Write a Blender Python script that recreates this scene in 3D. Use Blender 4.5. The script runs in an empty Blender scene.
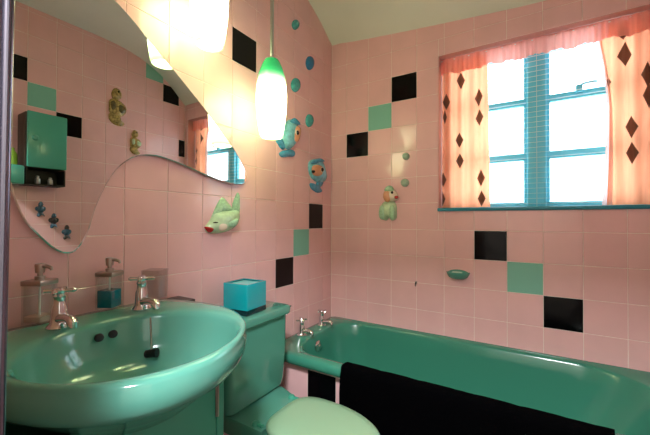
import bpy, math, random
from mathutils import Vector, Matrix
random.seed(7)
scene = bpy.context.scene
COL = scene.collection
PI = math.pi

# ------------------------------------------------------------------ camera data
T = 0.1524                     # tile pitch (six inch tiles)
ZR = 1.08                      # height of the reference tile course
F, CX, CY = 333.1387, 325.0, 217.5
YAW, PITCH, ROLL = 0.5521, 0.0104, 0.0038
CAM = Vector((7.386*T, -12.5236*T, 0.3136*T + ZR))
_fw = Vector((-math.sin(YAW), math.cos(YAW), 0)); _rt = Vector((math.cos(YAW), math.sin(YAW), 0)); _up = Vector((0, 0, 1))
_f2 = _fw*math.cos(PITCH) + _up*math.sin(PITCH); _u2 = _up*math.cos(PITCH) - _fw*math.sin(PITCH)
_r = _rt*math.cos(ROLL) + _u2*math.sin(ROLL); _u = _u2*math.cos(ROLL) - _rt*math.sin(ROLL)

def at(px, py, ax, val):
    """point of a real plane (axis = value) seen at a place of the photograph"""
    d = _f2 + _r*((px-CX)/F) - _u*((py-CY)/F)
    t = (val - CAM[ax]) / d[ax]
    return CAM + d*t

cd = bpy.data.cameras.new('camera'); cam = bpy.data.objects.new('camera', cd); COL.objects.link(cam)
cd.sensor_width = 36; cd.lens = F/650*36; cd.clip_start = 0.02; cd.clip_end = 100
m = Matrix((( _r.x, _u.x, -_f2.x, CAM.x), (_r.y, _u.y, -_f2.y, CAM.y), (_r.z, _u.z, -_f2.z, CAM.z), (0, 0, 0, 1)))
cam.matrix_world = m
scene.camera = cam

# ------------------------------------------------------------------ materials
def lin(c):
    return tuple(((v/255)/12.92 if v/255 <= 0.04045 else ((v/255+0.055)/1.055)**2.4) for v in c)
def mat(name, rgb, rough=0.4, metal=0.0, coat=0.0, noise=0.0, nscale=20.0, bump=0.0, bscale=200.0, trans=0.0, ior=1.45, spec=0.5):
    M = bpy.data.materials.new(name); M.use_nodes = True
    nt = M.node_tree; b = nt.nodes['Principled BSDF']
    c = lin(rgb)
    b.inputs['Base Color'].default_value = (*c, 1)
    b.inputs['Roughness'].default_value = rough; b.inputs['Metallic'].default_value = metal
    b.inputs['Coat Weight'].default_value = coat; b.inputs['Coat Roughness'].default_value = 0.06
    b.inputs['Transmission Weight'].default_value = trans; b.inputs['IOR'].default_value = ior
    b.inputs['Specular IOR Level'].default_value = spec
    if noise > 0 or bump > 0:
        tc = nt.nodes.new('ShaderNodeTexCoord')
        n = nt.nodes.new('ShaderNodeTexNoise'); n.inputs['Scale'].default_value = nscale; n.inputs['Detail'].default_value = 4
        nt.links.new(tc.outputs['Object'], n.inputs['Vector'])
        if noise > 0:
            r = nt.nodes.new('ShaderNodeValToRGB')
            r.color_ramp.elements[0].position = .3; r.color_ramp.elements[1].position = .7
            r.color_ramp.elements[0].color = (*[v*(1-noise) for v in c], 1)
            r.color_ramp.elements[1].color = (*[min(1, v*(1+noise)) for v in c], 1)
            nt.links.new(n.outputs['Fac'], r.inputs['Fac']); nt.links.new(r.outputs['Color'], b.inputs['Base Color'])
        if bump > 0:
            n2 = nt.nodes.new('ShaderNodeTexNoise'); n2.inputs['Scale'].default_value = bscale; n2.inputs['Detail'].default_value = 3
            nt.links.new(tc.outputs['Object'], n2.inputs['Vector'])
            bp = nt.nodes.new('ShaderNodeBump'); bp.inputs['Strength'].default_value = bump; bp.inputs['Distance'].default_value = .003
            nt.links.new(n2.outputs['Fac'], bp.inputs['Height']); nt.links.new(bp.outputs['Normal'], b.inputs['Normal'])
    return M

def fabric(name, rgb, transl=0.5, rough=0.9):
    M = bpy.data.materials.new(name); M.use_nodes = True; nt = M.node_tree
    for n in list(nt.nodes): nt.nodes.remove(n)
    out = nt.nodes.new('ShaderNodeOutputMaterial'); mx = nt.nodes.new('ShaderNodeMixShader')
    d = nt.nodes.new('ShaderNodeBsdfDiffuse'); t = nt.nodes.new('ShaderNodeBsdfTranslucent')
    tc = nt.nodes.new('ShaderNodeTexCoord'); n = nt.nodes.new('ShaderNodeTexNoise'); n.inputs['Scale'].default_value = 60
    mp = nt.nodes.new('ShaderNodeMapping'); mp.inputs['Scale'].default_value = (1, 1, .08)
    r = nt.nodes.new('ShaderNodeValToRGB'); c = lin(rgb)
    r.color_ramp.elements[0].position = .3; r.color_ramp.elements[1].position = .75
    r.color_ramp.elements[0].color = (*[v*.86 for v in c], 1); r.color_ramp.elements[1].color = (*[min(1, v*1.06) for v in c], 1)
    nt.links.new(tc.outputs['Object'], mp.inputs['Vector']); nt.links.new(mp.outputs['Vector'], n.inputs['Vector'])
    nt.links.new(n.outputs['Fac'], r.inputs['Fac'])
    nt.links.new(r.outputs['Color'], d.inputs['Color']); nt.links.new(r.outputs['Color'], t.inputs['Color'])
    mx.inputs['Fac'].default_value = transl
    nt.links.new(d.outputs[0], mx.inputs[1]); nt.links.new(t.outputs[0], mx.inputs[2]); nt.links.new(mx.outputs[0], out.inputs['Surface'])
    return M

def clear(name, rgb, gloss=0.10):
    """thin clear pane: lets light straight through with a faint mirror sheen"""
    M = bpy.data.materials.new(name); M.use_nodes = True; nt = M.node_tree
    for n in list(nt.nodes): nt.nodes.remove(n)
    out = nt.nodes.new('ShaderNodeOutputMaterial'); mx = nt.nodes.new('ShaderNodeMixShader')
    t = nt.nodes.new('ShaderNodeBsdfTransparent'); g = nt.nodes.new('ShaderNodeBsdfGlossy'); g.inputs['Roughness'].default_value = .03
    t.inputs['Color'].default_value = (*lin(rgb), 1)
    lw_ = nt.nodes.new('ShaderNodeLayerWeight'); lw_.inputs['Blend'].default_value = .35
    pw = nt.nodes.new('ShaderNodeMath'); pw.operation = 'MULTIPLY_ADD'; pw.inputs[1].default_value = gloss*2.5; pw.inputs[2].default_value = gloss*.35
    nt.links.new(lw_.outputs['Facing'], pw.inputs[0]); nt.links.new(pw.outputs[0], mx.inputs['Fac']); nt.links.new(t.outputs[0], mx.inputs[1]); nt.links.new(g.outputs[0], mx.inputs[2])
    nt.links.new(mx.outputs[0], out.inputs['Surface'])
    return M

def tile_mat(name, rgb, var=.05, rough=.13):
    M = mat(name, rgb, rough=rough, noise=var, nscale=5.0)
    nt = M.node_tree; b = nt.nodes['Principled BSDF']
    tc = nt.nodes.new('ShaderNodeTexCoord'); n2 = nt.nodes.new('ShaderNodeTexNoise'); n2.inputs['Scale'].default_value = 9; n2.inputs['Detail'].default_value = 1
    nt.links.new(tc.outputs['Object'], n2.inputs['Vector'])
    bp = nt.nodes.new('ShaderNodeBump'); bp.inputs['Strength'].default_value = .10; bp.inputs['Distance'].default_value = .02
    nt.links.new(n2.outputs['Fac'], bp.inputs['Height']); nt.links.new(bp.outputs['Normal'], b.inputs['Normal'])
    return M

PINK = tile_mat('pink_tile', (234, 186, 184))
BLACK = tile_mat('black_tile', (4, 4, 6), 0, .12); BLACK.node_tree.nodes['Principled BSDF'].inputs['Specular IOR Level'].default_value = .3
GREEN = tile_mat('green_tile', (128, 192, 172), .03)
GROUT = mat('grout', (250, 234, 222), .8)
REVEAL = mat('pink_reveal', (205, 156, 146), .35)
CEIL = mat('ceiling_paint', (226, 230, 216), .8, noise=.03, nscale=3, bump=.15, bscale=40)
PLAST = mat('hall_paint', (190, 184, 172), .8)
VINYL = mat('dark_vinyl', (60, 52, 48), .5, noise=.2, nscale=30)
BASIN = mat('basin_ceramic', (90, 157, 140), .13, coat=.25)
BATHM = mat('bath_enamel', (58, 130, 108), .16, coat=.3)
TOILET = mat('toilet_ceramic', (82, 146, 126), .12, coat=.4)
SEAT = mat('seat_plastic', (142, 176, 142), .28)
CABIN = mat('cabinet_paint', (62, 150, 124), .35)
CABG = mat('wall_cabinet_paint', (78, 168, 148), .22)
CHROME = mat('chrome', (215, 215, 215), .08, metal=1)
BRONZE = mat('brushed_nickel', (172, 164, 154), .28, metal=1)
STEEL = mat('satin_steel', (190, 195, 190), .3, metal=1)
MIRROR = mat('mirror_silver', (214, 216, 210), 0.0, metal=1)
MEDGE = mat('mirror_glass_edge', (225, 235, 232), .12, metal=1)
DARK = mat('dark_void', (14, 12, 12), .5)
RUBBER = mat('black_rubber', (18, 16, 16), .5)
WORKTOP = mat('dark_worktop', (44, 30, 22), .35, noise=.2, nscale=30)
TOWEL = mat('black_towel', (2, 2, 3), 1.0, bump=.8, bscale=500, spec=.03)
TEALP = mat('teal_window_paint', (112, 214, 234), .4)
JAMB = mat('door_frame_metal', (118, 116, 132), .22, metal=1)
WHITEP = mat('white_plastic', (240, 240, 236), .4)
HALLD = mat('brown_inside', (60, 46, 38), .6)
TEALGLASS = mat('turquoise_glass', (14, 152, 160), .06, coat=.5)
TEALIN = mat('turquoise_inside', (120, 205, 200), .12)
DKGLASS = mat('thick_glass_base', (14, 40, 46), .04, coat=.6)
SOAPB = mat('blue_liquid_soap', (0, 118, 138), .12)
SOAPW = mat('clear_soap', (206, 176, 166), .2)
CLEAR = clear('clear_glass', (248, 250, 249), .06)
CLEARD = clear('smoked_acrylic', (244, 244, 243), .06)
PANE = clear('window_glass', (250, 253, 255), .09)
FISHG = mat('pale_green_glaze', (186, 214, 172), .18, coat=.4, noise=.12, nscale=60)
FISHGD = mat('green_fin_glaze', (166, 206, 166), .2, coat=.4, noise=.2, nscale=110)
FISHB = mat('blue_green_glaze', (122, 192, 206), .18, coat=.4, noise=.28, nscale=50)
FISHBD = mat('deep_blue_glaze', (66, 152, 188), .18, coat=.4, noise=.3, nscale=60)
PEACH = mat('peach_glaze', (224, 158, 118), .25, coat=.3)
CREAM = mat('cream_glaze', (232, 214, 190), .25, coat=.3)
RED = mat('red_glaze', (176, 22, 20), .2, coat=.4)
INK = mat('black_glaze', (16, 14, 14), .25)
BUBT = mat('teal_bubble_glaze', (52, 154, 154), .14, coat=.5, noise=.25, nscale=60)
BUBB = mat('blue_bubble_glaze', (26, 110, 158), .14, coat=.5, noise=.25, nscale=60)
BUBG = mat('grey_green_bubble_glaze', (160, 186, 160), .16, coat=.5, noise=.15, nscale=60)
OLIVE = mat('olive_gold_glaze', (168, 146, 84), .25, coat=.3, noise=.6, nscale=70)
OLIVED = mat('dark_olive_glaze', (92, 82, 48), .25, coat=.3, noise=.5, nscale=70)
STEELB = mat('blue_grey_glaze', (62, 100, 122), .2, coat=.4, noise=.45, nscale=90)
BRONB = mat('dark_bronze_glaze', (60, 58, 56), .2, coat=.4, noise=.45, nscale=90)
CURT = fabric('peach_curtain', (255, 166, 126), .60)
VALM = fabric('pink_valance', (252, 178, 166), .42)
HEM = fabric('pale_hem', (240, 205, 200), .5)
DIAM = fabric('brown_diamond_print', (122, 92, 78), .35)
SLAT = fabric('white_blind_slat', (250, 252, 252), .5)
YGLASS = mat('lime_glass', (150, 190, 70), .1)

# ------------------------------------------------------------------ mesh helpers
class MB:
    def __init__(s): s.v = []; s.f = []; s.m = []
    def face(s, idx, mi=0): s.f.append(tuple(idx)); s.m.append(mi)
    def add(s, verts, faces, mi=0):
        b = len(s.v); s.v += [tuple(v) for v in verts]
        for f in faces: s.face([b+i for i in f], mi)
    def box(s, a, b, mi=0, bev=0.0, M=None):
        x0, y0, z0 = a; x1, y1, z1 = b
        x0, x1 = min(x0, x1), max(x0, x1); y0, y1 = min(y0, y1), max(y0, y1); z0, z1 = min(z0, z1), max(z0, z1)
        if bev <= 0:
            vs = [(x0,y0,z0),(x1,y0,z0),(x1,y1,z0),(x0,y1,z0),(x0,y0,z1),(x1,y0,z1),(x1,y1,z1),(x0,y1,z1)]
            fs = [(0,3,2,1),(4,5,6,7),(0,1,5,4),(1,2,6,5),(2,3,7,6),(3,0,4,7)]
            if M: vs = [M @ Vector(v) for v in vs]
            s.add(vs, fs, mi); return
        bv = min(bev, (x1-x0)/2.01, (y1-y0)/2.01, (z1-z0)/2.01)
        rings = []
        for (ins, z) in ((bv, z0), (bv*.3, z0+bv*.3), (0, z0+bv), (0, z1-bv), (bv*.3, z1-bv*.3), (bv, z1)):
            rings.append([(px, py, z) for px, py in rrect(x0+ins, x1-ins, y0+ins, y1-ins, max(bv-ins, bv*.3), 3)])
        s.loft(rings, mi, True, True, M)
    def loft(s, rings, mi=0, cap0=False, cap1=False, M=None, closed=True):
        b = len(s.v); n = len(rings[0])
        for r in rings:
            s.v += [tuple(M @ Vector(p)) if M else tuple(p) for p in r]
        for k in range(len(rings)-1):
            for i in range(n if closed else n-1):
                j = (i+1) % n
                s.face((b+k*n+i, b+k*n+j, b+(k+1)*n+j, b+(k+1)*n+i), mi)
        if cap0: s.face([b+i for i in range(n)][::-1], mi)
        if cap1: s.face([b+(len(rings)-1)*n+i for i in range(n)], mi)
    def lathe(s, prof, mi=0, n=32, M=None, cap=True):
        rings = [[(r*math.cos(2*PI*i/n), r*math.sin(2*PI*i/n), z) for i in range(n)] for r, z in prof]
        s.loft(rings, mi, cap and prof[0][0] > 1e-6, cap and prof[-1][0] > 1e-6, M)
    def tube(s, pts, rad, mi=0, n=12):
        pts = [Vector(p) for p in pts]
        if not isinstance(rad, (list, tuple)): rad = [rad]*len(pts)
        rings = []; ref = None
        for i, p in enumerate(pts):
            d = (pts[min(i+1, len(pts)-1)] - pts[max(i-1, 0)]).normalized()
            if ref is None: ref = Vector((0, 0, 1)) if abs(d.z) < .9 else Vector((1, 0, 0))
            a = d.cross(ref).normalized(); c = a.cross(d).normalized(); ref = c
            rings.append([p + a*(rad[i]*math.cos(2*PI*k/n)) + c*(rad[i]*math.sin(2*PI*k/n)) for k in range(n)])
        s.loft(rings, mi, True, True)
    def ball(s, c, r, mi=0, n=14, sc=(1, 1, 1)):
        M = Matrix.Translation(c) @ Matrix.Diagonal((*sc, 1))
        s.lathe([(max(1e-5, r*math.sin(PI*k/8)), -r*math.cos(PI*k/8)) for k in range(9)], mi, n, M, False)
    def build(s, name, mats, parent=None, smooth=True, ang=35):
        me = bpy.data.meshes.new(name); me.from_pydata(s.v, [], s.f)
        if not isinstance(mats, (list, tuple)): mats = [mats]
        for q in mats: me.materials.append(q)
        for p, k in zip(me.polygons, s.m): p.material_index = k; p.use_smooth = smooth
        me.update(); me.validate()
        import bmesh
        bm = bmesh.new(); bm.from_mesh(me); bmesh.ops.recalc_face_normals(bm, faces=bm.faces); bm.to_mesh(me); bm.free()
        if smooth: me.set_sharp_from_angle(angle=math.radians(ang))
        o = bpy.data.objects.new(name, me); COL.objects.link(o)
        if parent is not None:
            o.parent = parent; o.matrix_parent_inverse = world(parent).inverted()
        return o
def world(o):
    M = Matrix.LocRotScale(o.location, o.rotation_euler, o.scale)
    return (world(o.parent) @ o.matrix_parent_inverse @ M) if o.parent else M
def rrect(x0, x1, y0, y1, r, n=6):
    r = min(r, (x1-x0)/2.001, (y1-y0)/2.001) if not isinstance(r, (list, tuple)) else r
    rs = r if isinstance(r, (list, tuple)) else [r]*4
    out = []
    for (cx, cy, a0, q) in ((x1, y1, 0, rs[0]), (x0, y1, 90, rs[1]), (x0, y0, 180, rs[2]), (x1, y0, 270, rs[3])):
        ox = cx - q if cx == x1 else cx + q; oy = cy - q if cy == y1 else cy + q
        for k in range(n+1):
            a = math.radians(a0 + 90*k/n); out.append((ox + q*math.cos(a), oy + q*math.sin(a)))
    return out
def thing(name, label, cat, loc=(0, 0, 0), group=None, rz=0):
    o = bpy.data.objects.new(name, None); COL.objects.link(o); o.location = loc; o.rotation_euler = (0, 0, rz)
    o.empty_display_size = .05
    o['label'] = label; o['category'] = cat
    if group: o['group'] = group
    return o
def tag(o, label, cat, group=None):
    o['label'] = label; o['category'] = cat
    if group: o['group'] = group
    return o
def struct(o): o['kind'] = 'structure'; return o

# ------------------------------------------------------------------ room shell
W = 1.64; YF = -1.80; HT = 2.62; CH = 2.50
WX0, WX1, WZ0, WZ1 = 0.690, 1.600, 1.186, 2.052      # window opening

def tiles_rects(u0, u1, v0, v1, ou, ov, hole=None):
    res = []
    i0 = math.floor((u0-ou)/T); i1 = math.ceil((u1-ou)/T); j0 = math.floor((v0-ov)/T); j1 = math.ceil((v1-ov)/T)
    for i in range(i0, i1):
        for j in range(j0, j1):
            a, b, c, d = max(u0, ou+i*T), min(u1, ou+(i+1)*T), max(v0, ov+j*T), min(v1, ov+(j+1)*T)
            if b-a < .004 or d-c < .004: continue
            rs = [(a, b, c, d)]
            if hole:
                h0, h1, k0, k1 = hole
                if a < h1 and b > h0 and c < k1 and d > k0:
                    rs = []
                    if a < h0: rs.append((a, h0, c, d))
                    if b > h1: rs.append((h1, b, c, d))
                    aa, bb = max(a, h0), min(b, h1)
                    if c < k0: rs.append((aa, bb, c, k0))
                    if d > k1: rs.append((aa, bb, k1, d))
            for q in rs:
                if q[1]-q[0] > .004 and q[3]-q[2] > .004: res.append((i, j, q))
    return res
def tiled(mb, P, u0, u1, v0, v1, ou, ov, special, hole=None, th=.0024):
    """P(u,v,h) -> world; each tile its own low bevelled slab, a hair out of true"""
    for i, j, (a, b, c, d) in tiles_rects(u0, u1, v0, v1, ou, ov, hole):
        g = .0012; e = .0012
        a += g; b -= g; c += g; d -= g
        mi = {'k': 2, 'g': 3}.get(special.get((i, j), ''), 1)
        ta, tb = random.gauss(0, .0022), random.gauss(0, .0022)
        cu, cv = (a+b)/2, (c+d)/2
        top = [P(u, v, th + (u-cu)*ta + (v-cv)*tb) for u, v in ((a+e, c+e), (b-e, c+e), (b-e, d-e), (a+e, d-e))]
        mid = [P(u, v, th-.0008) for u, v in ((a, c), (b, c), (b, d), (a, d))]
        bot = [P(u, v, -.001) for u, v in ((a, c), (b, c), (b, d), (a, d))]
        mb.add(top+mid+bot, [(0,1,2,3)] + [(k, 4+k, 4+(k+1)%4, (k+1)%4) for k in range(4)] + [(4+k, 8+k, 8+(k+1)%4, 4+(k+1)%4) for k in range(4)], mi)
TM = [GROUT, PINK, BLACK, GREEN, REVEAL]
TH = .0024
# left wall: u runs away from the back corner, towards the camera
lw = MB(); lw.box((-.12, YF-.1, 0), (-TH, .0, HT), 0)
L0 = -.284*T + T*0
tiled(lw, lambda u, v, h: (-TH+h, -u, v), 0, -YF, 0, HT, -.284*T, ZR,
      {(1, 0): 'k', (2, -1): 'g', (3, -2): 'k', (5, 5): 'k'})
struct(lw.build('wall_left', TM, smooth=False))
# back wall with the window opening
bw = MB()
WT = .22
for a, b in (((-.12, TH, 0), (WX0, WT, HT)), ((WX1, TH, 0), (W+.12, WT, HT)), ((WX0, TH, 0), (WX1, WT, WZ0)), ((WX0, TH, WZ1), (WX1, WT, HT))):
    bw.box(a, b, 0)
rv = .0012
for a, b in (((WX0, TH+.0002, WZ0), (WX0+rv, WT, WZ1)), ((WX1-rv, TH+.0002, WZ0), (WX1, WT, WZ1)), ((WX0, TH+.0002, WZ1-rv), (WX1, WT, WZ1)), ((WX0, TH+.0002, WZ0), (WX1, WT, WZ0+rv))):
    bw.box(a, b, 4)
tiled(bw, lambda u, v, h: (u, TH-h, v), 0, W, 0, HT, -.268*T, ZR,
      {(1, 3): 'k', (2, 4): 'g', (3, 5): 'k', (6, -1): 'k', (7, -2): 'g', (8, -3): 'k'}, hole=(WX0, WX1, WZ0, WZ1))
struct(bw.build('wall_back', TM, smooth=False))
# right wall (seen in the mirror)
rw = MB(); rw.box((W+TH, YF-.1, 0), (W+.12, 0, HT), 0)
tiled(rw, lambda u, v, h: (W+TH-h, -u, v), 0, -YF, 0, HT, -.09, ZR + .02,
      {(1, 7): 'k', (2, 8): 'g', (0, 4): 'k', (6, 4): 'k', (7, 5): 'g', (8, 6): 'k'})
struct(rw.build('wall_right', TM, smooth=False))
# front wall with the doorway the photograph is taken from
DX0, DX1, DZ = .71, 1.50, 2.04
fwm = MB()
for a, b in (((-.12, YF-.1, 0), (DX0-.03, YF, HT)), ((DX1+.03, YF-.1, 0), (W+.12, YF, HT)), ((DX0-.03, YF-.1, DZ+.03), (DX1+.03, YF, HT))):
    fwm.box(a, b, 0)
struct(fwm.build('wall_front', REVEAL, smooth=False))
# metal door lining
tr = MB()
def leany(z): return YF - .0005 + (z-.9)*.0068
vs = []
for z in (0, DZ):
    vs += [(DX0-.03, YF-.105, z), (DX0, YF-.105, z), (DX0, leany(z)-.004, z), (DX0-.004, leany(z), z), (DX0-.03, leany(z), z)]
tr.add(vs, [(4,3,2,1,0), (5,6,7,8,9)] + [(k, (k+1)%5, 5+(k+1)%5, 5+k) for k in range(5)])
tr.tube([(DX0+.001, leany(0)-.003, 0), (DX0+.001, leany(DZ)-.003, DZ)], .0042, 0, 12)
tr.box((DX1, YF-.105, 0), (DX1+.03, YF+.004, DZ)); tr.box((DX0-.03, YF-.105, DZ), (DX1+.03, YF+.004, DZ+.03))
struct(tr.build('trim_1', JAMB))
fl = MB(); fl.box((-.5, -3.0, -.06), (2.3, .0, 0)); struct(fl.build('floor', VINYL, smooth=False))
# ceiling, coved down to the window wall
ce = MB(); nx, ny = 14, 30
def czed(x, y):
    base = 2.297 if x <= 0 else 2.297 - .122*min(1, x/1.15)**.8
    t = max(0.0, 1 + y/.85)                     # 1 at the window wall, 0 at 85 cm from it
    return CH - (CH-base)*(t**3.2)
rows = []
for j in range(ny+1):
    y = .02 + (YF-.1-.02)*j/ny
    rows.append([(-.1 + (W+.2)*i/nx, y, czed(-.1 + (W+.2)*i/nx, min(y, 0))) for i in range(nx+1)])
b = [p for r in rows for p in r]; n1 = nx+1
ce.add(b, [(j*n1+i, j*n1+i+1, (j+1)*n1+i+1, (j+1)*n1+i) for j in range(ny) for i in range(nx)])
top = [(x, y, HT+.06) for x, y in ((-.1, .02), (W+.1, .02), (W+.1, YF-.1), (-.1, YF-.1))]
ce.add(top, [(0, 1, 2, 3)])
struct(ce.build('ceiling', CEIL, ang=60))
# unseen hallway shell behind the camera, added to stop sky light at the doorway
hl = MB()
hl.box((-.5, -3.06, 0), (2.3, -3.0, HT)); hl.box((-.56, -3.06, 0), (-.5, YF-.1, HT)); hl.box((2.3, -3.06, 0), (2.36, YF-.1, HT))
hl.box((-.56, YF-.16, 0), (-.12, YF-.1, HT)); hl.box((W+.12, YF-.16, 0), (2.36, YF-.1, HT))
hl.box((-.56, -3.06, 2.5), (2.36, YF-.1, HT))
struct(hl.build('wall_hall_shield', PLAST, smooth=False))

# ------------------------------------------------------------------ window
wy0, wy1 = .135, .18
win = bpy.data.objects.new('window_1', None); COL.objects.link(win); win.location = ((WX0+WX1)/2, .15, WZ0); win['kind'] = 'structure'
fr = MB()
def bar(x0, x1, z0, z1, y0=wy0, y1=wy1): fr.box((x0, y0, z0), (x1, y1, z1), 0, .006)
bar(WX0+.002, WX0+.045, WZ0+.002, WZ1-.002); bar(WX1-.045, WX1-.002, WZ0+.002, WZ1-.002)
bar(WX0+.002, WX1-.002, WZ0+.002, WZ0+.045); bar(WX0+.002, WX1-.002, WZ1-.045, WZ1-.002)
bar(1.113, 1.197, WZ0+.002, WZ1-.002, .12, .185)
fr.build('window_frame', TEALP, win)
for (x0, x1) in ((WX0+.045, 1.113), (1.197, WX1-.045)):
    sash = MB(); fr_ = sash
    for z in (1.470, 1.760):
        sash.box((x0, wy0+.004, z-.019), (x1, wy1-.006, z+.019), 0, .005)
    for a, b in (((x0, wy0+.006, WZ0+.045), (x0+.016, wy1-.006, WZ1-.045)), ((x1-.016, wy0+.006, WZ0+.045), (x1, wy1-.006, WZ1-.045))):
        sash.box(a, b, 0, .004)
    so = sash.build('window_sash', TEALP, win)
    for za, zb in ((WZ0+.045, 1.451), (1.489, 1.741), (1.779, WZ1-.045)):
        pm = MB(); pm.box((x0+.01, .158, za-.004), (x1-.01, .162, zb+.004)); pm.build('pane', PANE, so, smooth=False)
hd = MB(); hd.tube([(1.33, .128, 1.782), (1.345, .118, 1.80), (1.385, .116, 1.802), (1.40, .12, 1.80)], .006, 0, 10); hd.box((1.318, .118, 1.765), (1.345, .142, 1.80), 0, .004)
hd.build('window_handle', TEALP, win)
sl = MB(); sl.box((WX0-.004, -.012, WZ0-.002), (WX1+.0, .14, WZ0+.016), 0, .005)
struct(sl.build('trim_2', mat('teal_sill_paint', (40, 132, 150), .35)))

# venetian blind of thin white slats
vb = thing('venetian_blind', 'white venetian blind of thin open slats hanging behind the peach curtains', 'blind', ((WX0+WX1)/2, .112, WZ1))
s_ = MB(); z = WZ0+.035
while z < WZ1-.04:
    s_.add([(WX0+.01, .107, z), (WX1-.01, .107, z), (WX1-.01, .1125, z+.0004), (WX0+.01, .1125, z+.0004), (WX0+.01, .107, z+.0014), (WX1-.01, .107, z+.0014), (WX1-.01, .1125, z+.0018), (WX0+.01, .1125, z+.0018)],
           [(0,1,2,3), (4,7,6,5), (0,4,5,1), (1,5,6,2), (2,6,7,3), (3,7,4,0)])
    z += .0262
s_.build('slats', SLAT, vb, smooth=False)
for x in (.86, 1.155, 1.45):
    c_ = MB(); c_.tube([(x, .103, WZ0+.02), (x, .103, WZ1-.02)], .0011, 0, 6); c_.build('ladder_cord', WHITEP, vb)
c_ = MB(); c_.box((WX0+.006, .098, WZ1-.03), (WX1-.006, .119, WZ1-.002), 0, .003); c_.build('head_rail', WHITEP, vb)

# curtains
def cfold(x, z, ph, k): return .072 + (.010*math.sin(x*95+ph) + .006*math.sin(x*41+ph*2+z*1.5))*k*(.6+.4*(z-WZ0)/.86)
def curtain(label, xl, xr, z0, z1, ph, diamonds, hem_left):
    """xl/xr are functions of height"""
    t = thing('curtain', label, 'curtain', ((xl(z0)+xr(z0))/2, .072, z0), 'peach curtains at the window')
    nx, nz = 60, 36; mb = MB(); pts = []
    for j in range(nz+1):
        z = z0 + (z1-z0)*j/nz
        for i in range(nx+1):
            x = xl(z) + (xr(z)-xl(z))*i/nx
            pts.append((x, cfold(x, z, ph, 1), z))
    n1 = nx+1
    mb.add(pts, [(j*n1+i, j*n1+i+1, (j+1)*n1+i+1, (j+1)*n1+i) for j in range(nz) for i in range(nx)])
    for (px, py, hw, hh) in diamonds:
        p = at(px, py, 1, .072); sc = (p - CAM).length/F*.92
        hw_, hh_ = hw*sc*.88, hh*sc; g = []; N = 6
        for a in range(N+1):
            for c in range(N+1):
                s, q = a/N*2-1, c/N*2-1
                dx, dz = (s+q)/2*hw_, (s-q)/2*hh_
                x, z = p.x+dx, p.z+dz
                x = min(max(x, xl(z)+.001), xr(z)-.001)
                g.append((x, cfold(x, z, ph, 1)-.0016, z))
        mb.add(g, [(a*(N+1)+c, a*(N+1)+c+1, (a+1)*(N+1)+c+1, (a+1)*(N+1)+c) for a in range(N) for c in range(N)], 1)
    mb.build('panel', [CURT, DIAM], t, ang=80)
    if hem_left:
        hb = MB(); pts = []
        for j in range(nz+1):
            z = z0 + (z1-z0)*j/nz; x = xl(z); f = max(0, 1-(z-z0)/.62)
            pts += [(x-.004-.012*f, cfold(x, z, ph, 1)+.012, z), (x+.006+.012*f, cfold(x, z, ph, 1)-.003, z)]
        hb.add(pts, [(2*j, 2*j+1, 2*j+3, 2*j+2) for j in range(nz)]); hb.build('hem', HEM, t)
    return t
dl = [(461,81,4,8),(446.3,102,3.6,8),(445,117.5,2,7),(478.7,97.3,4.2,8.5),(479.4,117.6,4.2,8),(459.6,140.4,4,7.5),(460,161,4,7.5),(443.5,180,3.4,7.5),(442.8,199,3.2,7.5),(481,178,4.2,8.5),(481.6,198.5,4.2,8)]
dr = [(631.4,127,4.6,9),(632,153,4.6,9),(648,74,4.6,10),(649.5,95,4.6,10),(624.4,55.5,5,9.5),(622.5,35,3.4,5),(608.5,82,2.2,3.5)]
def lxr(z): return .932 + .012*(1-(z-WZ0)/.86)
def rxl(z): 
    f = (z-WZ0)/.86
    return 1.425 + .012*math.sin(f*3) - .045*max(0, f-.55)**1.2*2
curtain('peach curtain with scattered brown diamonds at the left side of the window', lambda z: WX0+.006, lxr, WZ0+.02, WZ1-.03, 0.4, dl, False)
curtain('peach curtain with a pale loose hem at the right side of the window', rxl, lambda z: WX1-.006, WZ0+.02, WZ1-.03, 1.9, dr, True)
# gathered valance
va = thing('valance', 'gathered pink frill valance across the top of the window', 'valance', ((WX0+WX1)/2, .05, WZ1))
mb = MB(); nx, nz = 260, 10; pts = []
def vfold(x, f): return .050 + (.006*math.sin(x*210+math.sin(x*23)*2.2) + .004*math.sin(x*83+1))*(.35+.65*f)
for j in range(nz+1):
    f = j/nz
    for i in range(nx+1):
        x = WX0+.003 + (WX1-WX0-.006)*i/nx
        zb = 1.965 + .005*math.sin(x*62) + .004*math.sin(x*27+1)
        pts.append((x, vfold(x, f), (WZ1-.004) + (zb-WZ1)*f))
n1 = nx+1
mb.add(pts, [(j*n1+i, j*n1+i+1, (j+1)*n1+i+1, (j+1)*n1+i) for j in range(nz) for i in range(nx)])
mb.build('frill', VALM, va, ang=80)
mb = MB(); mb.tube([(WX0+.001, .056, WZ1-.012), (WX1-.001, .056, WZ1-.012)], .004, 0, 8); mb.build('curtain_wire', WHITEP, va)

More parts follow.
